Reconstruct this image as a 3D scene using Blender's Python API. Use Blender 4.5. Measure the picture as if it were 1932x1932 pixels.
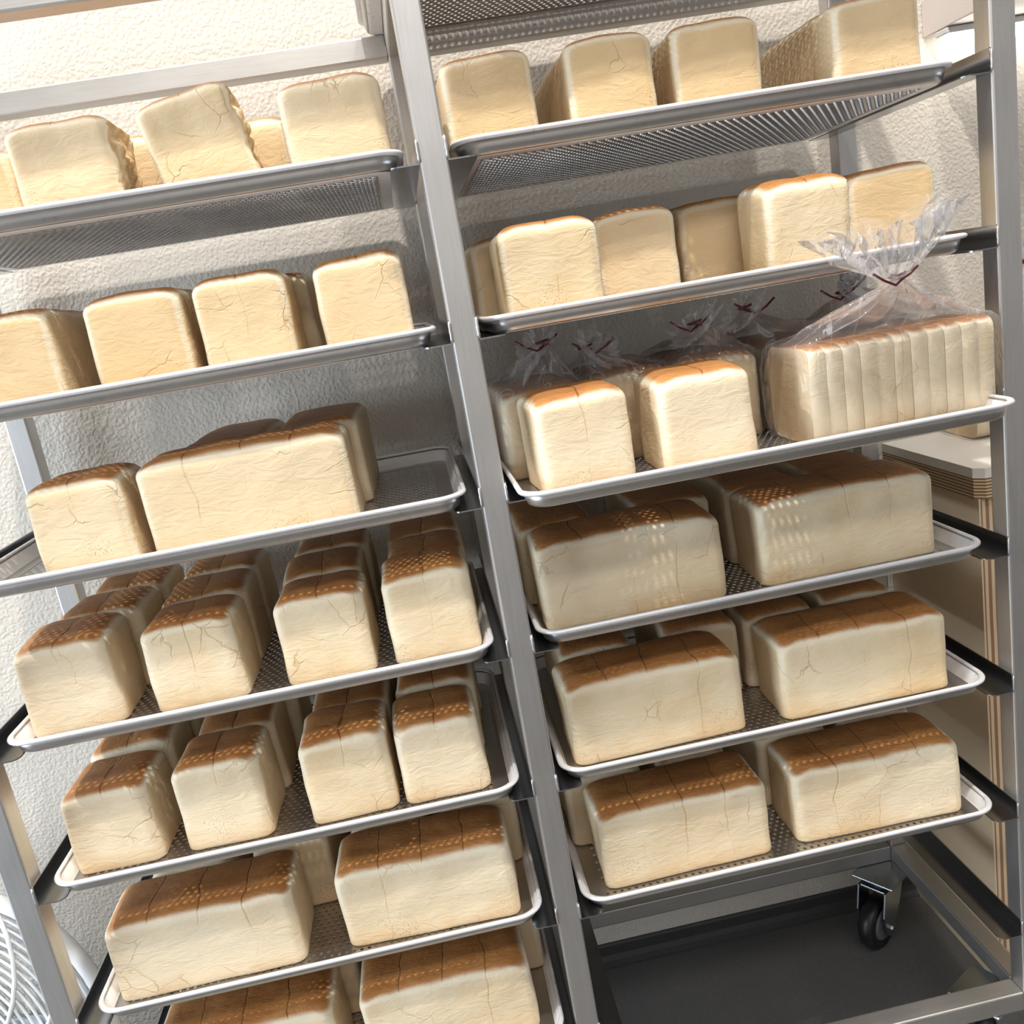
import bpy, bmesh, math, random
from mathutils import Vector, Matrix, noise

# ------------------------------------------------------------------ reset
for o in list(bpy.data.objects):
    bpy.data.objects.remove(o, do_unlink=True)
SC = bpy.context.scene
COL = SC.collection
random.seed(7)

# ------------------------------------------------------------------ camera (solved from the rack's posts and rails)
FZ = 0.17                                   # floor level in the solver's frame
CAM = (-0.06363, -1.02718, 1.46135 - FZ)
YAW, PITCH, ROLL, FPX = 0.07947, -0.24006, -0.17216, 1677.0
def camera():
    cy, sy, cp, sp = math.cos(YAW), math.sin(YAW), math.cos(PITCH), math.sin(PITCH)
    f = Vector((sy*cp, cy*cp, sp)); r = Vector((cy, -sy, 0)); u = r.cross(f)
    c, s = math.cos(ROLL), math.sin(ROLL)
    r2 = c*r + s*u; u2 = -s*r + c*u
    m = Matrix((r2, u2, -f)).transposed().to_4x4()
    m.translation = Vector(CAM)
    d = bpy.data.cameras.new('camera'); d.sensor_width = 36; d.lens = FPX/1932*36; d.clip_start = 0.02
    o = bpy.data.objects.new('camera', d); COL.objects.link(o); o.matrix_world = m
    SC.camera = o
camera()

# ------------------------------------------------------------------ world, lamps, exposure
W = bpy.data.worlds.new('world'); SC.world = W; W.use_nodes = True
bg = W.node_tree.nodes['Background']; bg.inputs[0].default_value = (0.93, 0.95, 1.0, 1); bg.inputs[1].default_value = 0.30
def lamp(name, loc, energy, size, color, target=None, sizey=None, shape='DISK'):
    d = bpy.data.lights.new(name, 'AREA'); d.shape = shape; d.size = size; d.energy = energy; d.color = color
    if sizey: d.shape = 'RECTANGLE'; d.size_y = sizey
    o = bpy.data.objects.new(name, d); COL.objects.link(o); o.location = loc
    dirv = (Vector(target) - Vector(loc)) if target else Vector((0, 0, -1))
    o.rotation_euler = dirv.to_track_quat('-Z', 'Y').to_euler()
    return o
CEIL = 3.8
lamp('ceiling_downlight', (-0.12, -0.92, CEIL-.03), 88, 0.09, (1.0, 0.93, 0.84))
lamp('ceiling_downlight.001', (0.60, -1.05, CEIL-.03), 36, 0.09, (1.0, 0.94, 0.86))
lamp('ceiling_downlight.002', (-2.70, -0.10, CEIL-.03), 122, 0.09, (1.0, 0.97, 0.94))
lamp('ceiling_fill_panel', (-0.1, -2.5, CEIL-.03), 62, 2.4, (1.0, 0.97, 0.94), sizey=.4)  # unseen fill panel, added in place of ambient room light
lamp('window_daylight', (-3.0, -1.0, 1.0), 95, 1.6, (0.76, 0.88, 1.0), target=(-0.5, 0.3, 0.3), sizey=1.3)
SC.view_settings.view_transform = 'Standard'; SC.view_settings.look = 'None'
SC.view_settings.gamma = 1.0; SC.view_settings.use_curve_mapping = False
SC.view_settings.exposure = -0.24
SC.cycles.transparent_max_bounces = 24

# ------------------------------------------------------------------ node helpers
class NT:
    def __init__(self, name):
        self.m = bpy.data.materials.new(name); self.m.use_nodes = True
        self.t = self.m.node_tree; self.b = self.t.nodes['Principled BSDF']
        self.out = self.t.nodes['Material Output']
    def n(self, typ, **kw):
        x = self.t.nodes.new(typ)
        for k, v in kw.items(): setattr(x, k, v)
        return x
    def lk(self, a, b): self.t.links.new(a, b)
    def put(self, sock, v):
        if hasattr(v, 'is_output'): self.lk(v, sock)
        elif v is not None: sock.default_value = v
    def math(self, op, a, b=None, c=None, clamp=False):
        x = self.n('ShaderNodeMath', operation=op, use_clamp=clamp)
        self.put(x.inputs[0], a); self.put(x.inputs[1], b); self.put(x.inputs[2], c)
        return x.outputs[0]
    def vmath(self, op, a, b=None, s=None):
        x = self.n('ShaderNodeVectorMath', operation=op)
        self.put(x.inputs[0], a); self.put(x.inputs[1], b)
        if s is not None: self.put(x.inputs['Scale'], s)
        return x.outputs[0]
    def noise(self, vec, scale, detail=3, rough=0.5, dist=0.0):
        x = self.n('ShaderNodeTexNoise'); self.put(x.inputs['Vector'], vec)
        x.inputs['Scale'].default_value = scale; x.inputs['Detail'].default_value = detail
        x.inputs['Roughness'].default_value = rough; x.inputs['Distortion'].default_value = dist
        return x.outputs['Fac'], x.outputs['Color']
    def voro(self, vec, scale, feature='F1'):
        x = self.n('ShaderNodeTexVoronoi', feature=feature); self.put(x.inputs['Vector'], vec)
        x.inputs['Scale'].default_value = scale
        return x.outputs['Distance']
    def ss(self, v, lo, hi, a=0.0, b=1.0):
        x = self.n('ShaderNodeMapRange', interpolation_type='SMOOTHSTEP')
        self.put(x.inputs[0], v); x.inputs[1].default_value = lo; x.inputs[2].default_value = hi
        x.inputs[3].default_value = a; x.inputs[4].default_value = b
        return x.outputs[0]
    def mix(self, f, a, b):
        x = self.n('ShaderNodeMix', data_type='RGBA')
        self.put(x.inputs[0], f); self.put(x.inputs[6], a); self.put(x.inputs[7], b)
        return x.outputs[2]
    def map(self, vec, scale=(1, 1, 1), loc=(0, 0, 0)):
        x = self.n('ShaderNodeMapping'); self.put(x.inputs[0], vec)
        x.inputs['Scale'].default_value = scale; x.inputs['Location'].default_value = loc
        return x.outputs[0]
    def bump(self, h, strength, dist, normal=None):
        x = self.n('ShaderNodeBump'); self.put(x.inputs['Height'], h)
        x.inputs['Strength'].default_value = strength; x.inputs['Distance'].default_value = dist
        if normal is not None: self.lk(normal, x.inputs['Normal'])
        return x.outputs[0]
    def obj(self): return self.n('ShaderNodeTexCoord').outputs['Object']
    def rnd(self): return self.n('ShaderNodeObjectInfo').outputs['Random']
def C(r, g, b): return (r, g, b, 1)

def mat_metal(name, col, rough, grain=(1, 1, 1), var=0.10, smudge=0.0, metal=1.0):
    k = NT(name); p = k.obj()
    f, _ = k.noise(k.map(p, grain), 60, 3)
    g, _ = k.noise(p, 9, 4)
    a = tuple(c*(1-var) for c in col); b = tuple(min(1, c*(1+var)) for c in col)
    base = k.mix(f, C(*a), C(*b))
    if smudge:
        s, _ = k.noise(p, 45, 5, 0.7)
        base = k.mix(k.math('MULTIPLY', k.ss(s, .60, .68), smudge), base, C(.12, .12, .14))
    k.lk(base, k.b.inputs['Base Color']); k.b.inputs['Metallic'].default_value = metal
    r = k.math('ADD', k.math('MULTIPLY', g, .18), rough-.09)
    k.lk(r, k.b.inputs['Roughness'])
    k.lk(k.bump(f, .05, .001), k.b.inputs['Normal'])
    return k.m
def mat_plain(name, col, rough=.5, metallic=0, var=.06, scale=20):
    k = NT(name); f, _ = k.noise(k.obj(), scale, 4)
    k.lk(k.mix(f, C(*[c*(1-var) for c in col]), C(*[min(1, c*(1+var)) for c in col])), k.b.inputs['Base Color'])
    k.b.inputs['Roughness'].default_value = rough; k.b.inputs['Metallic'].default_value = metallic
    return k.m

M = {}
M['steel'] = mat_metal('stainless_steel', (.62, .61, .60), .42, (8, 8, .35))
M['steel_bar'] = mat_metal('stainless_bar', (.56, .55, .53), .48, (.35, 8, 8))
M['rail'] = mat_metal('stainless_rail', (.40, .41, .43), .20, (6, .4, 6))
M['alu'] = mat_metal('aluminium', (.86, .86, .885), .46, (1, 1, 1), .04, .35, .40)
M['alu_shaded'] = mat_metal('aluminium_shaded', (.50, .48, .46), .36, (1, 1, 1), .06, .2)  # tray interior: dark reflections of the surroundings put into the metal's colour
M['zinc'] = mat_metal('zinc_plated', (.42, .45, .47), .25)
M['rubber'] = mat_plain('black_rubber', (.012, .012, .014), .35)
M['grey_plastic'] = mat_plain('grey_plastic', (.13, .13, .14), .45)
M['fan_white'] = mat_plain('white_plastic', (.74, .77, .80), .4, var=.02)
M['fan_blade'] = mat_plain('blue_grey_plastic', (.34, .42, .50), .35, var=.03)
M['tie'] = mat_plain('dark_red_tie', (.09, .006, .012), .4)
M['shelf'] = mat_plain('pale_laminate', (.62, .56, .53), .5, var=.02)
M['white_top'] = mat_plain('white_worktop', (.80, .77, .72), .35, var=.02)

def mat_wall():
    k = NT('stucco_wall'); p = k.obj()
    _, wc = k.noise(p, 60, 2, .5); n2, _ = k.noise(p, 85, 3, .55); n3, _ = k.noise(p, 2.2, 4); n4, _ = k.noise(p, 330, 2)
    v = k.voro(k.vmath('ADD', p, k.vmath('SCALE', wc, s=.010)), 185, 'SMOOTH_F1')
    h = k.math('ADD', k.math('MULTIPLY', k.ss(v, .15, .62), -.9), k.math('ADD', k.math('MULTIPLY', n2, 1.3), k.math('MULTIPLY', n4, .3)))
    base = k.mix(n3, C(.60, .56, .50), C(.68, .64, .58))
    sp, _ = k.noise(p, 150, 2, .5); spm, _ = k.noise(p, 1.7, 3)
    spots = k.math('MULTIPLY', k.ss(sp, .69, .72), k.ss(spm, .50, .70))
    base = k.mix(k.math('MULTIPLY', spots, .75), base, C(.16, .13, .10))
    k.lk(base, k.b.inputs['Base Color']); k.b.inputs['Roughness'].default_value = .72
    k.lk(k.bump(h, .32, .0024), k.b.inputs['Normal'])
    return k.m
M['wall'] = mat_wall()
def mat_floor():
    k = NT('dark_vinyl_floor'); p = k.obj()
    n1, _ = k.noise(p, 260, 2); n2, _ = k.noise(p, 3, 5, .6); n3, _ = k.noise(p, 600, 1)
    base = k.mix(n2, C(.080, .080, .082), C(.135, .132, .128))
    base = k.mix(k.math('MULTIPLY', k.ss(n1, .62, .70), .35), base, C(.16, .155, .15))
    base = k.mix(k.math('MULTIPLY', k.ss(n3, .70, .73), .8), base, C(.55, .52, .46))
    k.lk(base, k.b.inputs['Base Color'])
    k.lk(k.math('ADD', k.math('MULTIPLY', n2, .25), .28), k.b.inputs['Roughness'])
    k.lk(k.bump(n1, .08, .001), k.b.inputs['Normal'])
    return k.m
M['floor'] = mat_floor()
M['baseboard'] = mat_plain('dark_cove_base', (.045, .044, .044), .45)
M['room_wall'] = mat_plain('grey_kitchen_wall', (.42, .42, .43), .5, var=.05)
M['ceiling'] = mat_plain('white_ceiling', (.80, .78, .74), .8, var=.02)
def mat_ply(name, axis, freq, dark):
    k = NT(name); p = k.obj()
    sep = k.n('ShaderNodeSeparateXYZ'); k.lk(p, sep.inputs[0])
    g, _ = k.noise(k.map(p, (4, 4, 60) if axis == 'flat' else (30, 30, 30)), 3, 5, .6, .4)
    big, _ = k.noise(p, 5, 3)
    base = k.mix(g, C(.66, .48, .29), C(.78, .61, .40))
    base = k.mix(k.math('MULTIPLY', big, .4), base, C(.62, .50, .38))
    if axis in 'xz':
        c = sep.outputs[0 if axis == 'x' else 2]
        s = k.math('FRACT', k.math('ADD', k.math('MULTIPLY', c, freq), k.math('MULTIPLY', big, .25)))
        base = k.mix(k.ss(s, .42, .5), base, C(*dark))
        base = k.mix(k.ss(s, .92, .99), base, C(.50, .33, .19))
        k.b.inputs['Roughness'].default_value = .65
    k.lk(base, k.b.inputs['Base Color']); k.b.inputs['Roughness'].default_value = .5
    k.lk(k.bump(g, .1, .001), k.b.inputs['Normal'])
    return k.m
M['ply'] = mat_ply('plywood_face', 'flat', 0, (0, 0, 0))
M['ply_edge_z'] = mat_ply('plywood_edge', 'z', 200, (.23, .13, .07))
M['ply_edge_x'] = mat_ply('plywood_upright_edge', 'x', 95, (.30, .17, .10))

def mat_crust(name='bread_crust', ref=None):
    k = NT(name); tc = k.n('ShaderNodeTexCoord'); p = tc.outputs['Object']
    oi = k.n('ShaderNodeObjectInfo'); rnd = oi.outputs['Random']
    if ref:                                   # slices share the skin of the loaf they were cut from
        tc.object = ref
        rnd = k.math('ADD', .55, 0.0)
    off = k.n('ShaderNodeCombineXYZ')
    k.lk(k.math('MULTIPLY', rnd, 31.0), off.inputs[0]); k.lk(k.math('MULTIPLY', rnd, 17.3), off.inputs[1]); k.lk(k.math('MULTIPLY', rnd, 53.1), off.inputs[2])
    q = k.vmath('ADD', p, off.outputs[0])
    sp = k.n('ShaderNodeSeparateXYZ'); k.lk(p, sp.inputs[0])
    nn = k.vmath('NORMALIZE', tc.outputs['Normal'])
    sn = k.n('ShaderNodeSeparateXYZ'); k.lk(nn, sn.inputs[0])
    ax, ay, az = (k.math('ABSOLUTE', sn.outputs[i]) for i in range(3))
    mx = k.math('MAXIMUM', k.math('MAXIMUM', ax, ay), az)
    n_lo, c_lo = k.noise(q, 9, 4, .55)
    n_mid, c_mid = k.noise(q, 38, 4, .6, .5)
    n_hi, _ = k.noise(q, 170, 3, .6)
    # skin of the sides
    side = k.mix(k.ss(n_lo, .35, .68), C(.81, .70, .505), C(.74, .585, .365))
    side = k.mix(k.math('MULTIPLY', rnd, .55), side, C(.82, .735, .585))
    lowz = k.math('MULTIPLY', k.ss(sp.outputs[2], .034, .0, 0, 1), k.ss(n_lo, .30, .62))
    side = k.mix(k.math('MULTIPLY', lowz, .45), side, C(.66, .40, .17))
    edge = k.ss(mx, .985, .88)
    topz = k.ss(sp.outputs[2], .05, .095)
    side = k.mix(k.math('MULTIPLY', edge, k.math('ADD', k.math('MULTIPLY', topz, .65), .12)), side, C(.84, .75, .58))
    # end faces a little more baked
    side = k.mix(k.math('MULTIPLY', k.ss(ax, .9, .99), .30), side, C(.64, .42, .19))
    bk = k.n('ShaderNodeSeparateColor'); k.lk(oi.outputs['Color'], bk.inputs[0])
    bake = k.math('SUBTRACT', 1.0, bk.outputs[0])
    side = k.mix(k.math('MULTIPLY', bake, k.ss(mx, .80, .97)), side, C(.67, .44, .185))
    # lid crust
    bm = k.ss(k.math('ADD', sn.outputs[2], k.math('MULTIPLY', k.math('SUBTRACT', n_mid, .5), .16)), .60, .90)
    st, _ = k.noise(k.map(q, (1, 3.2, 1)), 75, 4, .65, .8)
    br = k.mix(k.ss(st, .30, .72), C(.40, .170, .050), C(.56, .275, .098))
    br = k.mix(k.math('MULTIPLY', k.ss(n_lo, .35, .7), .55), br, C(.32, .120, .032))
    br = k.mix(k.math('MULTIPLY', rnd, .25), br, C(.50, .25, .10))
    base = k.mix(bm, side, br)
    # seams between the dough pieces
    wx, _ = k.noise(q, 14, 3); 
    xw = k.math('ADD', sp.outputs[0], k.math('MULTIPLY', k.math('SUBTRACT', wx, .5), .026))
    fr = k.math('ABSOLUTE', k.math('SUBTRACT', k.math('FRACT', k.math('ADD', k.math('DIVIDE', xw, .0615), .5)), .5))
    d = k.math('MULTIPLY', fr, .0615)
    vis = k.math('ADD', k.math('MULTIPLY', bm, .8), k.math('MULTIPLY', k.ss(n_lo, .46, .66), .42), clamp=True)
    vis = k.math('MULTIPLY', vis, k.ss(ax, .8, .5))
    seam = k.math('MULTIPLY', k.ss(d, .0016, .0004), vis)
    # cracks
    wv = k.vmath('ADD', q, k.vmath('SCALE', c_lo, s=.05))
    ve = k.voro(k.vmath('ADD', wv, k.vmath('SCALE', c_mid, s=.010)), 17, 'DISTANCE_TO_EDGE')
    cm, _ = k.noise(q, 13, 2)
    crack = k.math('MULTIPLY', k.ss(ve, .016, .003), k.math('MULTIPLY', k.ss(cm, .54, .68), k.ss(bm, .5, .1)))
    # pits
    vp = k.voro(q, 330)
    pm, _ = k.noise(q, 16, 2)
    pits = k.math('MULTIPLY', k.ss(vp, .30, .18), k.math('MULTIPLY', k.ss(pm, .55, .66), k.math('MULTIPLY', k.ss(sp.outputs[2], .06, .02), k.ss(bm, .5, .1))))
    dark = k.math('MAXIMUM', k.math('MULTIPLY', seam, .62), k.math('MAXIMUM', k.math('MULTIPLY', crack, .32), k.math('MULTIPLY', pits, .55)))
    base = k.mix(dark, base, k.mix(bm, C(.44, .25, .08), C(.13, .045, .012)))
    k.lk(base, k.b.inputs['Base Color'])
    k.lk(k.math('ADD', .62, k.math('MULTIPLY', bm, -.14)), k.b.inputs['Roughness'])
    k.b.inputs['Specular IOR Level'].default_value = .32
    wr, _ = k.noise(k.map(q, (1, 1, 2.6)), 34, 4, .6, 1.2)
    h = k.math('ADD', k.math('MULTIPLY', n_mid, .5), k.math('MULTIPLY', wr, .9))
    h = k.math('ADD', h, k.math('MULTIPLY', n_hi, .10))
    h = k.math('ADD', h, k.math('MULTIPLY', k.math('MULTIPLY', st, bm), .7))
    h = k.math('SUBTRACT', h, k.math('MULTIPLY', k.math('MAXIMUM', seam, k.math('MAXIMUM', crack, pits)), .8))
    k.lk(k.bump(h, .55, .0028), k.b.inputs['Normal'])
    return k.m
M['crust'] = mat_crust()
def mat_bag():
    k = NT('clear_plastic'); p = k.obj()
    n1, _ = k.noise(k.map(p, (1, 1, .30)), 21, 3, .5, 1.0); n2, _ = k.noise(p, 9, 3, .5, .8)
    nb = k.bump(k.math('ADD', n1, k.math('MULTIPLY', n2, 1.2)), .8, .016)
    fre = k.n('ShaderNodeFresnel'); fre.inputs[0].default_value = 1.35; k.lk(nb, fre.inputs[1])
    tr = k.n('ShaderNodeBsdfTransparent'); tr.inputs[0].default_value = (.99, .99, .993, 1)
    gl = k.n('ShaderNodeBsdfGlossy'); gl.inputs['Roughness'].default_value = .07; k.lk(nb, gl.inputs['Normal'])
    gl.inputs['Color'].default_value = (1, 1, 1, 1)
    df = k.n('ShaderNodeBsdfDiffuse'); df.inputs[0].default_value = (.92, .92, .95, 1)
    tl = k.n('ShaderNodeBsdfTranslucent'); tl.inputs[0].default_value = (.92, .92, .95, 1)
    ds = k.n('ShaderNodeMixShader'); k.lk(df.outputs[0], ds.inputs[1]); k.lk(tl.outputs[0], ds.inputs[2])
    fac = k.math('MULTIPLY', fre.outputs[0], .60, clamp=True)
    m1 = k.n('ShaderNodeMixShader'); k.lk(fac, m1.inputs[0]); k.lk(tr.outputs[0], m1.inputs[1]); k.lk(gl.outputs[0], m1.inputs[2])
    ln = k.ss(k.math('ABSOLUTE', k.math('SUBTRACT', n1, .5)), .018, .001, .15, .46)
    sz = k.n('ShaderNodeSeparateXYZ'); k.lk(p, sz.inputs[0])
    ln = k.math('MULTIPLY', ln, k.ss(sz.outputs[2], .095, .130, .30, 1.0))
    m2 = k.n('ShaderNodeMixShader'); k.lk(ln, m2.inputs[0]); k.lk(m1.outputs[0], m2.inputs[1]); k.lk(ds.outputs[0], m2.inputs[2])
    k.lk(m2.outputs[0], k.out.inputs[0])
    return k.m
M['bag'] = mat_bag()
def mat_emit(name, col, s):
    k = NT(name); k.b.inputs['Emission Color'].default_value = C(*col); k.b.inputs['Emission Strength'].default_value = s
    k.b.inputs['Base Color'].default_value = C(.8, .8, .8)
    return k.m
M['led'] = mat_emit('led_tube', (1.0, .95, .86), 13)

# ------------------------------------------------------------------ object helpers
def empty(name, loc=(0, 0, 0)):
    o = bpy.data.objects.new(name, None); COL.objects.link(o); o.location = loc; o.empty_display_size = .05
    return o
def link(name, me, parent=None, loc=(0, 0, 0), rot=(0, 0, 0)):
    o = bpy.data.objects.new(name, me); COL.objects.link(o); o.parent = parent; o.location = loc; o.rotation_euler = rot
    return o
def tag(o, label=None, cat=None, group=None, kind=None):
    if label: o['label'] = label
    if cat: o['category'] = cat
    if group: o['group'] = group
    if kind: o['kind'] = kind
    return o
def mesh(name, bm, mat, smooth=False):
    me = bpy.data.meshes.new(name); bm.normal_update(); bm.to_mesh(me); bm.free()
    me.materials.append(mat)
    if smooth:
        for p in me.polygons: p.use_smooth = True
    return me
def bm_box(bm, lo, hi, bev=0.0, seg=2):
    vs = [bm.verts.new((x, y, z)) for x in (lo[0], hi[0]) for y in (lo[1], hi[1]) for z in (lo[2], hi[2])]
    fs = [(0, 1, 3, 2), (4, 6, 7, 5), (0, 4, 5, 1), (2, 3, 7, 6), (0, 2, 6, 4), (1, 5, 7, 3)]
    faces = [bm.faces.new([vs[i] for i in f]) for f in fs]
    if bev:
        ed = list({e for f in faces for e in f.edges})
        bmesh.ops.bevel(bm, geom=ed, offset=bev, segments=seg, profile=.5, affect='EDGES')
def box_me(name, lo, hi, mat, bev=0.0, smooth=False):
    bm = bmesh.new(); bm_box(bm, lo, hi, bev); return mesh(name, bm, mat, smooth)
def bm_tube(bm, pts, r, seg=8, closed=False, radii=None):
    rings = []; n = len(pts); up0 = None
    for i, p in enumerate(pts):
        p = Vector(p)
        a = Vector(pts[(i-1) % n]) if (closed or i > 0) else p
        b = Vector(pts[(i+1) % n]) if (closed or i < n-1) else p
        t = (b-a).normalized()
        if up0 is None:
            up0 = Vector((0, 0, 1)) if abs(t.z) < .9 else Vector((1, 0, 0))
        u = t.cross(up0).normalized(); v = u.cross(t).normalized(); up0 = v
        rr = radii[i] if radii else r
        rings.append([bm.verts.new(p + rr*(math.cos(k*2*math.pi/seg)*u + math.sin(k*2*math.pi/seg)*v)) for k in range(seg)])
    m = n if closed else n-1
    for i in range(m):
        A, B = rings[i], rings[(i+1) % n]
        for k in range(seg):
            bm.faces.new((A[k], A[(k+1) % seg], B[(k+1) % seg], B[k]))
    if not closed:
        bm.faces.new(list(reversed(rings[0]))); bm.faces.new(rings[-1])
    return rings
def bm_lathe(bm, prof, seg=32, axis='z', cap=True):
    rings = []
    for r, z in prof:
        ring = []
        for k in range(seg):
            a = 2*math.pi*k/seg
            c, s = r*math.cos(a), r*math.sin(a)
            ring.append(bm.verts.new((c, s, z) if axis == 'z' else (z, c, s) if axis == 'x' else (c, z, s)))
        rings.append(ring)
    for A, B in zip(rings, rings[1:]):
        for k in range(seg):
            bm.faces.new((A[k], A[(k+1) % seg], B[(k+1) % seg], B[k]))
    if cap:
        bm.faces.new(list(reversed(rings[0]))); bm.faces.new(rings[-1])
def rrect(hx, hy, r, nx, ny, nc):
    """rounded rectangle, same vertex count whatever its size"""
    r = max(1e-4, min(r, hx*.999, hy*.999)); pts = []
    sides = [((hx, -hy+r), (hx, hy-r), ny, (hx-r, hy-r), 0), ((hx-r, hy), (-hx+r, hy), nx, (-hx+r, hy-r), 90),
             ((-hx, hy-r), (-hx, -hy+r), ny, (-hx+r, -hy+r), 180), ((-hx+r, -hy), (hx-r, -hy), nx, (hx-r, -hy+r), 270)]
    for a, b, n, c, ang in sides:
        for i in range(n):
            t = i/n; pts.append((a[0]+(b[0]-a[0])*t, a[1]+(b[1]-a[1])*t))
        for i in range(nc):
            t = math.radians(ang + 90*i/nc); pts.append((c[0]+r*math.cos(t), c[1]+r*math.sin(t)))
    return pts
def loft(bm, rings, cap0=True, cap1=True):
    vs = [[bm.verts.new(p) for p in r] for r in rings]
    for A, B in zip(vs, vs[1:]):
        n = len(A)
        for k in range(n):
            bm.faces.new((A[k], A[(k+1) % n], B[(k+1) % n], B[k]))
    if cap0: bm.faces.new(list(reversed(vs[0])))
    if cap1: bm.faces.new(vs[-1])
    return vs

# ------------------------------------------------------------------ the setting
WY = 0.447
o = link('wall_back', box_me('wall_back', (-3.2, WY, 0), (3.2, WY+.1, CEIL), M['wall'])); tag(o, kind='structure')
o = link('floor', box_me('floor', (-3.2, -3.5, -.05), (3.2, WY+.1, 0), M['floor'])); tag(o, kind='structure')
o = link('ceiling', box_me('ceiling', (-3.2, -3.5, CEIL), (3.2, WY+.1, CEIL+.05), M['ceiling'])); tag(o, kind='structure')
o = link('wall_front', box_me('wall_front', (-3.2, -3.6, 0), (3.2, -3.5, CEIL), M['room_wall'])); tag(o, kind='structure')
o = link('wall_right', box_me('wall_right', (3.2, -3.6, 0), (3.3, WY+.1, CEIL), M['room_wall'])); tag(o, kind='structure')
bm = bmesh.new()
prof = [(0, .042), (-.004, .042), (-.006, .038), (-.006, .018), (-.010, .008), (-.018, .002), (-.022, 0), (0, 0)]
loft(bm, [[(x, WY+a, b) for a, b in prof] for x in (-3.2, 3.2)])
o = link('baseboard_back', mesh('baseboard_back', bm, M['baseboard'])); tag(o, kind='structure')

# ------------------------------------------------------------------ bakery rack
PW, BAY, DEP = .0313, .63, .4032           # post width, bay width between posts, rack depth
STEP, Z1 = .19481, 1.60914 - FZ            # pitch of the rails, top rail
LEV = [Z1 - STEP*i for i in range(7)]
XC = {'l': -(PW+BAY), 'c': 0.0, 'r': PW+BAY}
TOPZ, BOTZ = 1.673, .140
rack = tag(empty('bakery_rack'), 'tall stainless steel double bakery rack on casters holding trays of loaves', 'rack')
h = PW/2
post_me = box_me('post', (-h, -h, BOTZ), (h, h, TOPZ), M['steel'], .0025)
for x in XC.values():
    for y in (h, DEP-h):
        link('post', post_me, rack, (x, y, 0))
bar_me = box_me('crossbar', (-BAY/2, -h, -h), (BAY/2, h, h), M['steel_bar'], .0025)
for xm in (-(PW+BAY)/2, (PW+BAY)/2):
    for y in (h, DEP-h):
        for z in (BOTZ+h, TOPZ-h):
            link('crossbar', bar_me, rack, (xm, y, z))
sb = box_me('side_bar', (-h, 0, -h), (h, DEP-2*PW, h), M['steel_bar'], .0025)
for x in XC.values():
    for z in (BOTZ+h, TOPZ-h):
        link('side_bar', sb, rack, (x, PW, z))
RT, RW, RH = .0016, .033, .027
def rail_mesh():
    bm = bmesh.new()
    L0, L1 = .001, DEP-.001
    # ledge with a rounded front corner (runs towards +x from the web)
    out = [(0, L0)]
    for i in range(7):
        a = math.radians(-90 + 90*i/6); out.append((RW-.010+.010*math.cos(a), L0+.010+.010*math.sin(a)))
    out += [(RW, L1), (0, L1)]
    loft(bm, [[(x, y, z) for x, y in out] for z in (0, RT)])
    bm_box(bm, (0, L0, RT), (RT, L1, RH))
    # weld fillets
    return mesh('tray_rail', bm, M['rail'])
rail_me = rail_mesh()
def weld_mesh():
    bm = bmesh.new()
    bm_tube(bm, [(0, 0, z*.004) for z in range(7)], .002, 6, radii=[.0008, .0019, .0015, .0021, .0016, .0019, .0008])
    return mesh('weld_bead', bm, M['steel'], True)
weld_me = weld_mesh()
for bay, (xa, xb) in {'l': (XC['l']+h, -h), 'r': (h, XC['r']-h)}.items():
    for z in LEV:
        r1 = link('tray_rail', rail_me, rack, (xa, 0, z))
        r2 = link('tray_rail', rail_me, rack, (xb, 0, z), (0, 0, 0)); r2.scale = (-1, 1, 1)
        for r in (r1, r2):
            link('weld_bead', weld_me, r, (0.0, -.0005, .002))
# casters
def caster_parts():
    bm = bmesh.new()
    bm_box(bm, (-.04, -.04, -.004), (.04, .04, 0), .002)
    bm_lathe(bm, [(.010, -.013), (.026, -.012), (.029, -.008), (.024, -.004)], 24)
    for sx in (-1, 1):
        for sy in (-1, 1):
            vs = [Vector((sx*.031+.005*math.cos(k), sy*.031+.005*math.sin(k), 0)) for k in [i*math.pi/3 for i in range(6)]]
            loft(bm, [[(v.x, v.y, z) for v in vs] for z in (-.008, -.004)])
    plate = mesh('mounting_plate', bm, M['zinc'])
    bm = bmesh.new()
    # fork: bridge and two tapering cheeks around the wheel centre (trail .032 towards -y)
    bm_box(bm, (-.024, -.040, -.019), (.024, .026, -.013), .002)
    for sx in (-1, 1):
        pr = [(.026, -.014), (-.042, -.014), (-.052, -.060), (-.046, -.098), (-.032, -.108), (-.018, -.100), (.012, -.050)]
        loft(bm, [[(x, y, z) for y, z in pr] for x in ((sx*.024, sx*.0265) if sx > 0 else (-.0265, -.024))])
    bm_tube(bm, [(-.033, -.032, -.0885), (.033, -.032, -.0885)], .006, 6)
    fork = mesh('fork', bm, M['zinc'])
    bm = bmesh.new()
    bm_lathe(bm, [(.030, -.013), (.044, -.015), (.049, -.010), (.050, 0), (.049, .010), (.044, .015), (.030, .013)], 40, 'x')
    wheel = mesh('wheel', bm, M['rubber'], True)
    bm = bmesh.new()
    bm_lathe(bm, [(.008, -.017), (.028, -.0165), (.0305, -.013), (.0305, .013), (.028, .0165), (.008, .017)], 32, 'x')
    hub = mesh('wheel_hub', bm, M['grey_plastic'])
    return plate, fork, wheel, hub
cp, cf, cw, ch = caster_parts()
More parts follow.
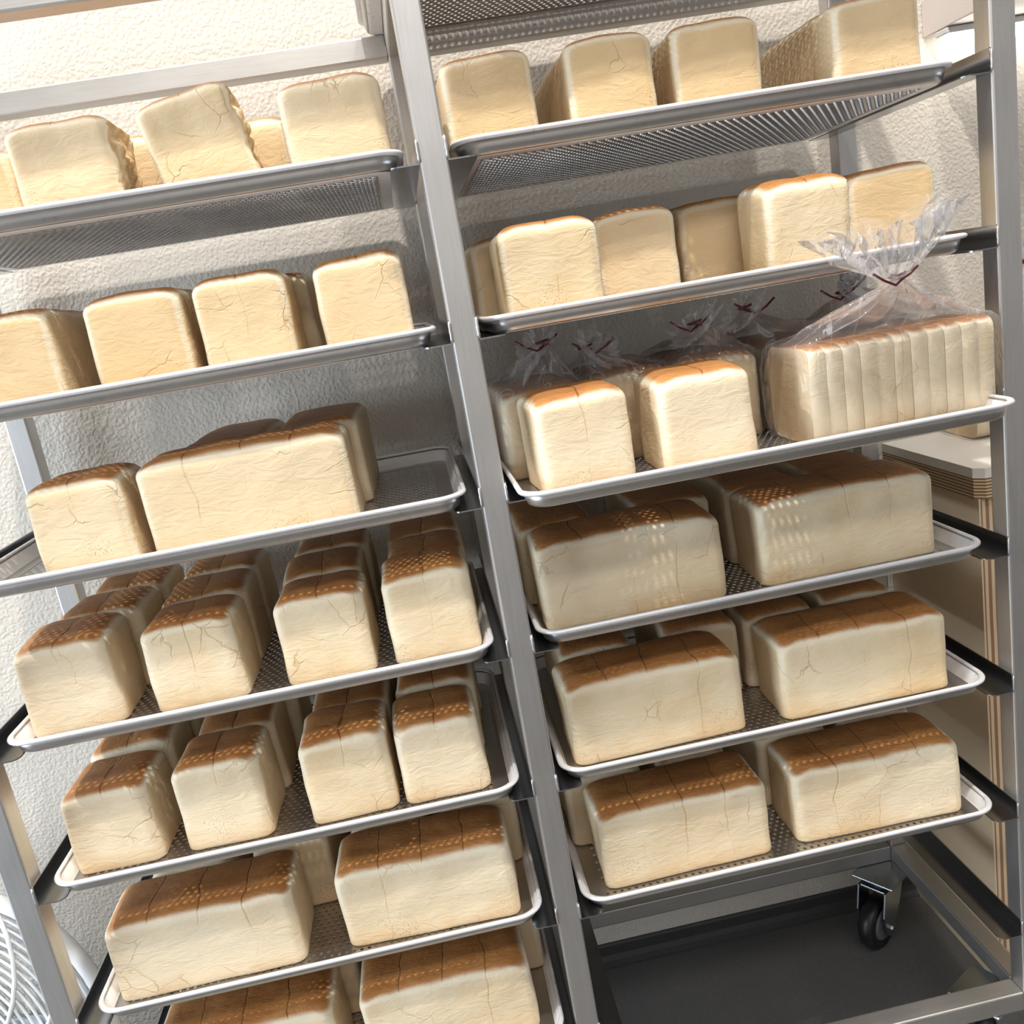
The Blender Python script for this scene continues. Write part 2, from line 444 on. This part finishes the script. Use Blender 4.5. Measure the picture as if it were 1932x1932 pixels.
for x, y, a in ((XC['r']-.0475, DEP-.052, -55), (XC['r']-.045, .05, 120), (XC['l']+.045, DEP-.05, 20), (XC['l']+.045, .05, -150)):
    c = link('caster', cp, rack, (x, y, BOTZ), (0, 0, math.radians(a)))
    f = link('fork', cf, c)
    link('wheel', cw, c, (0, -.032, -.0885)); link('wheel_hub', ch, c, (0, -.032, -.0885))

# ------------------------------------------------------------------ perforated trays
TX, TY, TH = .300, .200, .022
def tray_body():
    bm = bmesh.new(); prof = []
    # inner flat border -> wall -> rolled rim -> outer wall -> underside
    prof += [(.033, .001, .0006), (.020, .018, .0006), (.014, .022, .0010), (.011, .025, .0028), (.0055, .031, .0190)]
    for i in range(9):
        a = math.radians(180 - 270*i/8)
        prof.append((.0033-.0033*math.cos(math.radians(0))*0 - .0030*math.cos(a)*1.0, .033, .0190+.0030*math.sin(a)))
    prof += [(.0078, .029, .0170), (.0125, .025, .0022), (.016, .022, 0), (.020, .018, -.0002), (.033, .001, -.0002)]
    rings = []
    for ins, rad, z in prof:
        rings.append([(x, y, z) for x, y in rrect(TX-ins, TY-ins, rad, 10, 8, 8)])
    loft(bm, rings, False, False)
    me = mesh('baking_tray', bm, M['alu'], True); me.materials.append(M['alu_shaded'])
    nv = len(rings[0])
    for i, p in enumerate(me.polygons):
        if i < nv*4: p.material_index = 1  # inner border and inner wall take the copy with painted-in dark reflections
    return me
def tray_base():
    bm = bmesh.new()
    ax, ay = TX-.033, TY-.033
    px, py, r = .0102, .0088, .0026
    nxc = int(2*ax/px); nyr = int(2*ay/py)
    px = 2*ax/nxc; py = 2*ay/nyr
    oct_ = [(math.cos(math.radians(22.5+45*i)), math.sin(math.radians(22.5+45*i))) for i in range(8)]
    for j in range(nyr):
        y0 = -ay + j*py; cy = y0+py/2; sh = (j % 2)
        n = nxc - sh
        x0 = -ax + sh*px/2
        if sh:
            for xa, xb in ((-ax, -ax+px/2), (ax-px/2, ax)):
                bm.faces.new([bm.verts.new(p) for p in ((xa, y0, .0002), (xb, y0, .0002), (xb, y0+py, .0002), (xa, y0+py, .0002))])
        # shared columns of outer verts
        for i in range(n):
            xa = x0+i*px; xb = xa+px; cx = xa+px/2
            outer = [(xb, cy+r*.55), (cx+r*.55, y0+py), (cx-r*.55, y0+py), (xa, cy+r*.55), (xa, cy-r*.55), (cx-r*.55, y0), (cx+r*.55, y0), (xb, cy-r*.55)]
            corner = [(xb, y0+py), None, (xa, y0+py), None, (xa, y0), None, (xb, y0), None]
            O = [bm.verts.new((a, b, .0002)) for a, b in outer]
            H = [bm.verts.new((cx+r*c, cy+r*s, .0002)) for c, s in oct_]
            for k in range(8):
                k2 = (k+1) % 8
                if corner[k]:
                    Cn = bm.verts.new((*corner[k], .0002))
                    bm.faces.new((O[k], Cn, O[k2], H[k2], H[k]))
                else:
                    bm.faces.new((O[k], O[k2], H[k2], H[k]))
            G = [bm.verts.new((v.co.x, v.co.y, -.0010)) for v in H]
            for k in range(8):
                bm.faces.new((H[k], H[(k+1) % 8], G[(k+1) % 8], G[k]))
    return mesh('perforated_base', bm, M['alu_shaded'])
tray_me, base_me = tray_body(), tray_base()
ORD = ['top', 'second', 'third', 'fourth', 'fifth', 'sixth', 'seventh']
BN = {'l': 'fan-side bay', 'r': 'counter-side bay'}
TRAY = {}
def put_tray(x, yfront, z, label):
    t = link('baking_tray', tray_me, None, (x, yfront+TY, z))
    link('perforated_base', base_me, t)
    tag(t, label, 'tray', 'perforated aluminium trays in the bakery rack')
    return t
tray_front = {('l', 0): .012, ('l', 1): .0, ('l', 2): -.004, ('l', 3): -.004, ('l', 4): -.003, ('l', 5): .002, ('l', 6): .0,
              ('r', 0): .014, ('r', 1): .0, ('r', 2): -.075, ('r', 3): .0, ('r', 4): .003, ('r', 5): .0}
for (b, i), yf in tray_front.items():
    x = -.3295 if b == 'l' else .3235
    if (b, i) == ('r', 2): x = .3245
    nm = f'perforated aluminium tray on the {ORD[i]} rails of the {BN[b]}'
    if (b, i) == ('r', 2): nm = 'perforated aluminium tray pulled forward, carrying bagged loaves in the counter-side bay'
    put_tray(x, yf, LEV[i]+RT+.0003, nm)
    TRAY[(b, i)] = LEV[i]+RT+.0003+.0006
tt = put_tray(.250, .0, TOPZ+.0006, 'empty perforated aluminium tray lying on top of the rack')

# ------------------------------------------------------------------ loaves
def loaf_mesh(name, hx, hy, H, seed, torn=0, ex=1.25):
    rng = random.Random(seed); so = Vector((rng.uniform(-50, 50), rng.uniform(-50, 50), rng.uniform(-50, 50)))
    rt, rb, rc = .016, .005, .013
    prof = []                                     # inset, corner radius, z
    for i in range(4):
        a = math.radians(90*i/3); prof.append((rb*(1-math.sin(a)), rc, rb*(1-math.cos(a))))
    ns = 13
    for i in range(1, ns):
        prof.append((0, rc, rb + (H-rt-rb)*i/ns))
    for i in range(8):
        a = math.radians(90*i/7); prof.append((rt*(1-math.cos(a)), rc+.004*i/7, H-rt+rt*math.sin(a)))
    lim = min(hx/ex, hy)
    i = rt
    while i < lim-.008:
        i += .0075; prof.append((min(i, lim-.0015), .017+.25*(i-rt), H))
    nx, ny = max(6, int(2*hx/.0065)), max(6, int(2*hy/.0065))
    bm = bmesh.new(); rings = []
    for ins, rad, z in prof:
        ring = []
        for x, y in rrect(hx-ins*(ex if z > H*.6 else 1), hy-ins, rad, nx, ny, 5):
            zz = z
            if z > H*.6:
                u, v = x/hx, y/hy
                # a little crown on every dough piece, dips at the seams
                sec = abs(((x/.0615+.5) % 1)-.5)*2
                zz += (z-H*.6)/(H*.4)*(.0030*(1-u*u*.8)*(1-v*v) + .0014*(sec**.6)*(1-v*v*.6) - .001)
            P = Vector((x, y, zz))
            nv = noise.noise_vector(P*11+so)*.0030 + noise.noise_vector(P*30+so*1.3)*.0011
            f = min(1, zz/.02)
            P += Vector((nv.x, nv.y, nv.z*f))
            if torn and x > hx-ins-.004 and hx-ins > hx*.8 and .012 < z < H-.012:
                e = min(1, (hy-abs(y))/.014)
                P.x += e*(-.005 + .012*noise.noise(Vector((0, y*55, z*75))+so) + .007*noise.noise(Vector((0, y*150, z*170))+so))
            if z < rb: P.z = max(P.z, z*.9)
            ring.append(P)
        rings.append(ring)
    for P in rings[0]: P.z = 0
    loft(bm, rings)
    return mesh(name, bm, M['crust'], True)
SQ = [loaf_mesh('square_loaf', .0585, .0550, .1150, s) for s in (1, 2, 3, 4)]
SQT = [loaf_mesh('square_loaf_torn', .0585, .0550, .1130, s, 1) for s in (11, 12)]
LG = [loaf_mesh('long_loaf', .1220, .0545, .1160, s, 0, 1.6) for s in (21, 22, 23, 24)]
LD = [loaf_mesh('long_loaf_deep', .1160, .0560, .1150, s) for s in (31, 32, 33)]
ORDN = ['first', 'second', 'third', 'fourth', 'fifth', 'sixth']
LOAVES = []
rnd = random.Random(3)
BAKE = {('l', 0): .30, ('l', 1): .38, ('r', 0): .42, ('r', 1): .25, ('l', 2): .22}
def put_loaf(me, bay, lev, x0, x1, yf, mode, label, rot=0.0, tilt=(0, 0), hs=1.0, dz=0.0, dlen=None):
    """mode: 'f' long side or square face to the front, 'd' long loaf pointing to the wall"""
    sx = max(v.co.x for v in me.vertices); sy = max(v.co.y for v in me.vertices)
    cx = (x0+x1)/2; w = x1-x0
    if mode == 'd':
        sc = ((dlen or .232)/(2*sx), w/(2*sy), hs); rz = math.radians(90)+rot; d = (dlen or .232)
    else:
        sc = (w/(2*sx), 1, hs); rz = rot; d = 2*sy
    nm = 'long_loaf' if me.name.startswith('long') else 'square_loaf'
    o = link(nm, me, None, (cx, yf+d/2, TRAY[(bay, lev)]+dz), (tilt[0], tilt[1], rz)); o.scale = sc
    tag(o, label, 'bread', 'white sandwich loaves on the rack')
    o.color = (1-BAKE.get((bay, lev), .0)-rnd.uniform(0, .12), 1, 1, 1)
    LOAVES.append(o)
    return o
rnd = random.Random(3)
def jit(a): return rnd.uniform(-a, a)
def lab(kind, row, k, n, bay, lev):
    # k counted from the centre post
    pos = ['next to centre post', 'second from centre post', 'third from centre post', 'fourth from centre post', 'fifth from centre post'][k]
    return f'{kind}, {row} row, {pos}, {ORD[lev]} tray of {BN[bay]}'
def row_front(bay, lev, spans, yf, kind, meshes, row='front', mode='f', adj='pale', **kw):
    n = len(spans)
    for i, (a, b) in enumerate(spans):
        k = i if bay == 'r' else n-1-i
        put_loaf(meshes[(i+lev) % len(meshes)], bay, lev, a, b, yf+jit(.003), mode, lab(f'{adj} {kind} loaf', row, k, n, bay, lev), rot=jit(.02), hs=1+jit(.02), **kw)

# fan-side bay ----------------------------------------------------
S2 = lambda x: x
# level 0
put_loaf(SQ[0], 'l', 0, -.610, -.487, .150, 'f', 'tanned square loaf set back, farthest from centre post, top tray of fan-side bay', rot=.03)
put_loaf(SQT[0], 'l', 0, -.460, -.338, .060, 'f', 'square loaf with torn right side and a centre seam, top tray of fan-side bay')
put_loaf(SQT[1], 'l', 0, -.440, -.318, .190, 'f', 'square loaf hidden behind the torn loaf, top tray of fan-side bay', rot=.05)
put_loaf(SQT[0], 'l', 0, -.302, -.186, .060, 'f', 'tilted square loaf leaning sideways, top tray of fan-side bay', tilt=(0, math.radians(-9.5)), dz=.0105)
put_loaf(SQT[1], 'l', 0, -.276, -.160, .200, 'f', 'square loaf peeping out behind the tilted loaf, top tray of fan-side bay')
put_loaf(SQ[2], 'l', 0, -.158, -.041, .060, 'f', 'square loaf next to centre post, alone, top tray of fan-side bay')
# level 1
put_loaf(LD[0], 'l', 1, -.582, -.461, .050, 'd', 'loaf pointing to the wall, farthest from centre post, second tray of fan-side bay', rot=.03)
put_loaf(LD[1], 'l', 1, -.426, -.310, .050, 'd', 'loaf pointing to the wall, third from centre post, second tray of fan-side bay')
put_loaf(SQ[1], 'l', 1, -.300, -.190, .050, 'f', 'square loaf, front row, second from centre post, second tray of fan-side bay')
put_loaf(SQ[3], 'l', 1, -.285, -.175, .175, 'f', 'square loaf, back row, showing behind another, second tray of fan-side bay')
put_loaf(SQ[2], 'l', 1, -.160, -.054, .050, 'f', 'square loaf, front row, next to centre post, second tray of fan-side bay')
# level 2
put_loaf(SQ[0], 'l', 2, -.540, -.423, .036, 'f', 'single square loaf with dark top and pitted base, third tray of fan-side bay', rot=-.02)
put_loaf(LG[0], 'l', 2, -.410, -.160, .036, 'f', 'long loaf lying crosswise in front of two others, third tray of fan-side bay', hs=1.02)
put_loaf(LD[2], 'l', 2, -.388, -.272, .152, 'd', 'loaf pointing to the wall behind the crosswise one, third tray of fan-side bay')
put_loaf(LD[0], 'l', 2, -.268, -.148, .152, 'd', 'wall-pointing loaf nearest centre post, behind the crosswise one, third tray of fan-side bay', hs=1.02)
# levels 3 and 4: three rows of squares
for lev, spans, yf, shifts in ((3, [(-.614, -.496), (-.462, -.343), (-.296, -.179), (-.158, -.044)], .044, [(0, 0, 0), (.012, -.002, -.004, .004), (.02, .0, .0, .002)]),
                               (4, [(-.612, -.497), (-.470, -.354), (-.306, -.190), (-.184, -.067)], .040, [(0, 0, 0), (.004, .006, .004, .004), (.012, .02, .004, .008)])):
    for r, row in enumerate(('front', 'middle', 'back')):
        for i, (a, b) in enumerate(spans):
            s = 0 if r == 0 else shifts[r][i]
            put_loaf(SQ[(i+r*2+lev) % 4], 'l', lev, a+s, b+s, yf+.1125*r+jit(.001), 'f', lab('square brown-topped loaf', row, 3-i, 4, 'l', lev), rot=jit(.012), hs=1+jit(.025))
# level 5, 6
for lev, fr in ((5, [(-.606, -.356), (-.301, -.057)]), (6, [(-.590, -.340), (-.308, -.063)])):
    row_front('l', lev, fr, .036, 'long', LG, adj='crosswise')
    row_front('l', lev, [(-.574, -.456), (-.432, -.316), (-.288, -.172), (-.152, -.038)], .151, 'long', LD, row='back', mode='d', adj='wall-pointing')
# counter-side bay ------------------------------------------------
row_front('r', 0, [(.022, .134), (.167, .276), (.299, .409), (.489, .607)], .062, 'long', LD, row='only', mode='d', adj='pale wall-pointing')
put_loaf(LD[0], 'r', 1, .030, .146, .140, 'd', 'tan loaf half hidden beside centre post, second tray of counter-side bay')
put_loaf(SQ[1], 'r', 1, .054, .174, .018, 'f', 'bright square loaf pulled to the rim beside centre post, second tray of counter-side bay', rot=.01)
put_loaf(LD[1], 'r', 1, .176, .284, .075, 'd', 'dull loaf behind the bright square loaf, second tray of counter-side bay')
put_loaf(LD[2], 'r', 1, .307, .415, .140, 'd', 'dull loaf behind the leaning loaf, second tray of counter-side bay')
put_loaf(SQT[1], 'r', 1, .368, .482, .016, 'f', 'square loaf leaning forward with brown top showing, second tray of counter-side bay', tilt=(math.radians(5), 0), rot=-.05, dz=.005)
put_loaf(LD[0], 'r', 1, .491, .613, .056, 'd', 'pale loaf farthest from centre post, second tray of counter-side bay')
put_loaf(SQ[2], 'r', 2, .056, .171, -.020, 'f', 'unwrapped square loaf beside centre post in front of bagged loaves', rot=.06)
put_loaf(SQ[3], 'r', 2, .202, .322, -.026, 'f', 'unwrapped square loaf between the small one and the bagged sliced loaf')
row_front('r', 3, [(.041, .288), (.336, .583)], .050, 'long', LG, adj='crosswise')
row_front('r', 3, [(.028, .144), (.200, .314), (.333, .447), (.457, .571)], .165, 'long', LD, row='back', mode='d', adj='wall-pointing', dlen=.222)
row_front('r', 4, [(.047, .291), (.345, .586)], .042, 'long', LG, adj='crosswise')
row_front('r', 4, [(.058, .173), (.216, .331), (.336, .450), (.460, .574)], .155, 'long', LD, row='back', mode='d', adj='wall-pointing', dlen=.226)
row_front('r', 5, [(.063, .307), (.343, .594)], .038, 'long', LG, adj='crosswise')
row_front('r', 5, [(.036, .158), (.178, .291), (.330, .446), (.468, .585)], .152, 'long', LD, row='back', mode='d', adj='wall-pointing', dlen=.226)

# sliced loaf: every slice a part
def sliced_loaf(name, loc, L, D, H, n, rotz, label):
    root = empty(name, loc); root.rotation_euler = (0, 0, rotz); tag(root, label, 'bread')
    t = L/n; rng = random.Random(5); mes = []; skin = mat_crust('sliced_bread_crust', root)
    for v in range(3):
        bm = bmesh.new(); rings = []
        hx = t/2-.00015
        for xx, ins in ((-hx, .0004), (-hx+.0003, .0), (0, 0), (hx-.0003, .0), (hx, .0004)):
            rr = rrect(D/2-ins, H/2-ins, .015, 6, 6, 5)
            rings.append([Vector((xx, y+noise.noise(Vector((y*25, z*25, v*.4)))*.0018, z+H/2+noise.noise(Vector((z*25, y*25, v*.4+3)))*.0012)) for y, z in rr])
        loft(bm, rings); me = mesh('slice', bm, skin, True)
        for p in me.polygons:
            if len(p.vertices) > 4: p.use_smooth = False
        mes.append(me)
    for i in range(n):
        link('slice', mes[i % 3], root, (-L/2+t*(i+.5), rng.uniform(-.0006, .0006), .001), (rng.uniform(-.004, .004), 0, 0))
    return root
zf = TRAY[('r', 2)]
sliced_loaf('sliced_loaf', (.506, .036, zf), .240, .108, .116, 11, .045, 'sliced long loaf inside the clear bag at the rim of the pulled-forward tray')
bag_loaves = [(.032, .146), (.152, .264), (.270, .382), (.390, .500), (.506, .614)]
for i, (a, b) in enumerate(bag_loaves):
    put_loaf(LD[i % 3], 'r', 2, a, b, .106, 'd', f'loaf inside a clear bag, {["next to", "second from", "third from", "fourth from", "fifth from"][i]} centre post, back row of pulled-forward tray', dlen=.205, hs=1.0)

# ------------------------------------------------------------------ plastic bags with twist ties
def bag(loc, hx, hy, H, tie, flare, label, seed, tie_dir=1, rotz=0, group='clear plastic bread bags', fl=1.0, bl=.005):
    """bag round a loaf (half sizes hx,hy, height H), gathered at the point tie, tuft blown out along flare"""
    rng = random.Random(seed); so = Vector((rng.uniform(-9, 9), rng.uniform(-9, 9), rng.uniform(-9, 9)))
    bm = bmesh.new(); rings = []; nx, ny, nc = 16, 12, 5
    T = Vector(tie); F = Vector(flare)
    base = rrect(hx, hy, .016, nx, ny, nc); n = len(base)
    for ins, z in ((.006, .0008), (.0, .004), (-.003, .03), (-.004, .06), (-.003, .09), (.0, H-.004), (.006, H+.003)):
        ring = []
        for x, y in rrect(hx-ins, hy-ins, .016, nx, ny, nc):
            P = Vector((x, y, z)); d = Vector((x, y, 0)).normalized()
            k = noise.noise(P*26+so)*.5+.5
            ring.append(P + d*(.001+bl*k*(0 if z < .003 else 1)))
        rings.append(ring)
    last = rings[-1]
    steps = 12
    for s in range(1, steps+1):
        t = s/steps; ring = []
        for i, P in enumerate(last):
            ang = 2*math.pi*i/n
            neck = T + Vector((math.cos(ang), math.sin(ang), 0))*.0075
            e = t**1.05
            Q = P.lerp(neck, e)
            sag = math.sin(math.pi*t)
            fold = noise.noise(Vector((math.cos(ang)*4.5, math.sin(ang)*4.5, t*.9))+so)
            c = Vector((Q.x-T.x, Q.y-T.y, 0)); L = c.length
            if L > 1e-6: Q += c/L*(fold*.020*sag)
            Q.z += sag*(-.006 + .012*noise.noise(Vector((math.cos(ang)*3, math.sin(ang)*3, 5+t*2))+so))
            ring.append(Q)
        rings.append(ring)
    for s in range(1, 9):
        t = s/8; ring = []
        for i in range(n):
            ang = 2*math.pi*i/n
            fold = noise.noise(Vector((math.cos(ang)*6, math.sin(ang)*6, t*1.6+20))+so)
            rr = .0075 + .040*fl*(t**.75)*(1+.95*fold)
            side = F.cross(Vector((0, 1, .3))).normalized(); oth = side.cross(F).normalized()
            ring.append(T + F*t + side*math.cos(ang)*rr*1.25 + oth*math.sin(ang)*rr*.55 + Vector((0, 0, .012*fold*t)))
        rings.append(ring)
    loft(bm, rings, True, False)
    o = link('bread_bag', mesh('bread_bag', bm, M['bag'], True), None, loc, (0, 0, rotz)); tag(o, label, 'bag', group)
    bm = bmesh.new()
    bm_tube(bm, [T+Vector((.0085*math.cos(a), .0085*math.sin(a), .0006*k)) for k, a in enumerate([i*.5 for i in range(13)])], .0016, 6)
    e = T + Vector((0, -.0085, 0))
    bm_tube(bm, [e, e+Vector((.010*tie_dir, -.004, -.005)), e+Vector((.024*tie_dir, -.005, .002)), e+Vector((.036*tie_dir, -.004, .011))], .0015, 6)
    bm_tube(bm, [e, e+Vector((-.008*tie_dir, -.004, .005)), e+Vector((-.018*tie_dir, -.003, .012))], .0015, 6)
    link('twist_tie', mesh('twist_tie', bm, M['tie'], True), o)
    return o
bag((.506, .036, zf), .126, .060, .118, (-.025, -.092, .180), (-.010, -.008, .066), 'large clear plastic bag knotted with a red tie over the sliced loaf', 1, -1, .045, fl=1.35)
for i, (a, b) in enumerate(bag_loaves):
    tx = [.015, -.050, -.020, -.070, -.050][i]; tz = [.166, .150, .156, .164, .162][i]
    bag(((a+b)/2, .106+.1025, zf), .0560, .1030, .117, (tx, -.086, tz), ([-.016, .016, -.012, -.014, .014][i], -.034, .004), f'clear plastic bag with red tie over the {ORDN[i]} back-row loaf from centre post', 10+i, 1 if i % 2 else -1, fl=.55, bl=.002)

# ------------------------------------------------------------------ counter beside the rack
CX0, CY0 = .722, .176
ct = tag(empty('counter', (CX0, CY0, 0)), 'plywood counter with white worktop standing beside the rack', 'counter')
bm = bmesh.new()
pts = [(0, .012), (.012, 0), (1.0, 0), (1.0, WY-CY0-.001), (0, WY-CY0-.001)]
loft(bm, [[(x, y, z) for x, y in pts] for z in (.909, .9245)])
link('worktop', mesh('worktop', bm, M['white_top']), ct)
bm = bmesh.new()
loft(bm, [[(x+.001, y, z) for x, y in pts] for z in (.877, .9088)])
link('worktop_core', mesh('worktop_core', bm, M['ply_edge_z']), ct)
link('side_panel', box_me('side_panel', (.004, .006, 0), (.007, WY-CY0-.002, .8768), M['ply']), ct)
link('side_panel_core', box_me('side_panel_core', (.0072, .0055, 0), (.030, WY-CY0-.002, .8768), M['ply_edge_x']), ct)
link('side_panel', box_me('side_panel', (.96, .006, 0), (.99, WY-CY0-.002, .8768), M['ply']), ct)
link('front_panel', box_me('front_panel', (.0302, .030, .08), (.9598, .046, .8768), M['ply']), ct)
sliced_loaf('sliced_loaf', (.950, .386, .9255), .235, .100, .112, 10, -.02, 'sliced long loaf in a bag lying on the white worktop beside the rack')
bag((.950, .386, .9255), .124, .053, .114, (-.02, -.04, .270), (.03, -.02, .05), 'puffed clear plastic bag over the sliced loaf on the white worktop', 31, 1, -.02)

# ------------------------------------------------------------------ wall shelf with under-shelf LED tube
sh = tag(empty('wall_shelf', (.838, WY, 1.570)), 'pale wall shelf above the worktop with a lamp beneath', 'shelf')
link('board', box_me('board', (0, -.30, 0), (1.1, -.001, .055), M['shelf'], .001), sh)
lt = tag(empty('led_lamp', (.850, WY-.05, 1.570)), 'slim white LED tube lamp fixed under the wall shelf', 'lamp')
link('housing', box_me('housing', (-.012, -.016, -.010), (.70, .016, -.0005), M['fan_white'], .002), lt)
bm = bmesh.new(); bm_tube(bm, [(.0, 0, -.019), (.69, 0, -.019)], .009, 14)
link('tube', mesh('tube', bm, M['led'], True), lt)

# ------------------------------------------------------------------ floor fan beside the rack
FC, FR = (-.989, .191, .309), .288
fan = tag(empty('floor_fan', (FC[0], FC[1], 0)), 'white floor fan with round spiral guard standing beside the rack', 'fan')
head = (0, 0, FC[2]); hrot = (math.radians(-10), 0, 0)
def dish(r): return -.045*(1-(r/FR)**2)        # bulge of the front guard towards -y
bm = bmesh.new()
bm_lathe(bm, [(FR-.012, -.010), (FR+.002, -.013), (FR+.006, 0), (FR+.002, .013), (FR-.012, .010), (FR-.012, -.010)], 72, 'y', False)
rim = link('guard_rim', mesh('guard_rim', bm, M['fan_white'], True), fan, head, hrot)
for front in (1, 0):
    for i in range(20):
        r = .085 + (FR-.022-.085)*i/19
        y = dish(r) if front else .055*(1-(r/FR)**2)+.005
        bm = bmesh.new()
        bm_tube(bm, [(r*math.cos(a), y, r*math.sin(a)) for a in [k*2*math.pi/72 for k in range(72)]], .0021, 5, True)
        link('guard_ring', mesh('guard_ring', bm, M['fan_white'], True), fan, head, hrot)
    nr = 16
    bm = bmesh.new(); pts = []
    for k in range(11):
        r = .062 + (FR-.015-.062)*k/10; a = (.95 if front else -.55)*(k/10)**1.2
        pts.append((r*math.cos(a), (dish(r)-.003) if front else .055*(1-(r/FR)**2)+.008, r*math.sin(a)))
    bm_tube(bm, pts, .0034, 6)
    rme = mesh('guard_rib', bm, M['fan_white'], True)
    for k in range(nr):
        q = link('guard_rib', rme, fan, head)
        q.matrix_parent_inverse = Matrix.Identity(4)
        q.rotation_euler = (Matrix.Rotation(hrot[0], 3, 'X') @ Matrix.Rotation(2*math.pi*k/nr, 3, 'Y')).to_euler()
bm = bmesh.new(); bm_lathe(bm, [(.02, -.062), (.060, -.058), (.078, -.048), (.078, -.040), (.05, -.036)], 40, 'y')
link('hub_cap', mesh('hub_cap', bm, M['fan_white'], True), fan, head, hrot)
bm = bmesh.new(); bm_lathe(bm, [(.05, -.018), (.052, .018), (.03, .03), (.07, .055), (.075, .12), (.05, .15)], 32, 'y')
link('motor', mesh('motor', bm, M['fan_white'], True), fan, head, hrot)
bm = bmesh.new(); rings = []
for k in range(9):
    t = k/8; r = .045 + (.235-.045)*t; w = .045+.075*math.sin(math.pi*min(1, t*.8+.1)); sw = .25*t
    row = []
    for s_, th in ((-1, -.0015), (0, .0), (1, -.0015), (1, .0015), (0, .003), (-1, .0015)):
        a = sw + s_*w/max(r, .06)*.62
        row.append((r*math.cos(a), -.002+s_*.012*(1-t*.3)+th, r*math.sin(a)))
    rings.append(row)
loft(bm, rings)
bme = mesh('blade', bm, M['fan_blade'], True)
for k in range(4):
    q = link('blade', bme, fan, head)
    q.rotation_euler = (Matrix.Rotation(hrot[0], 3, 'X') @ Matrix.Rotation(2*math.pi*k/4+.3, 3, 'Y')).to_euler()
bm = bmesh.new()
bm_tube(bm, [(-.20, -.06, .012), (-.20, .13, .012), (-.12, .16, .012), (.12, .16, .012), (.20, .13, .012), (.20, -.06, .012)], .012, 10)
bm_tube(bm, [(0, .16, .012), (0, .165, .15), (0, .14, .27), (0, .11, .31)], .013, 10)
link('stand', mesh('stand', bm, M['fan_white'], True), fan)
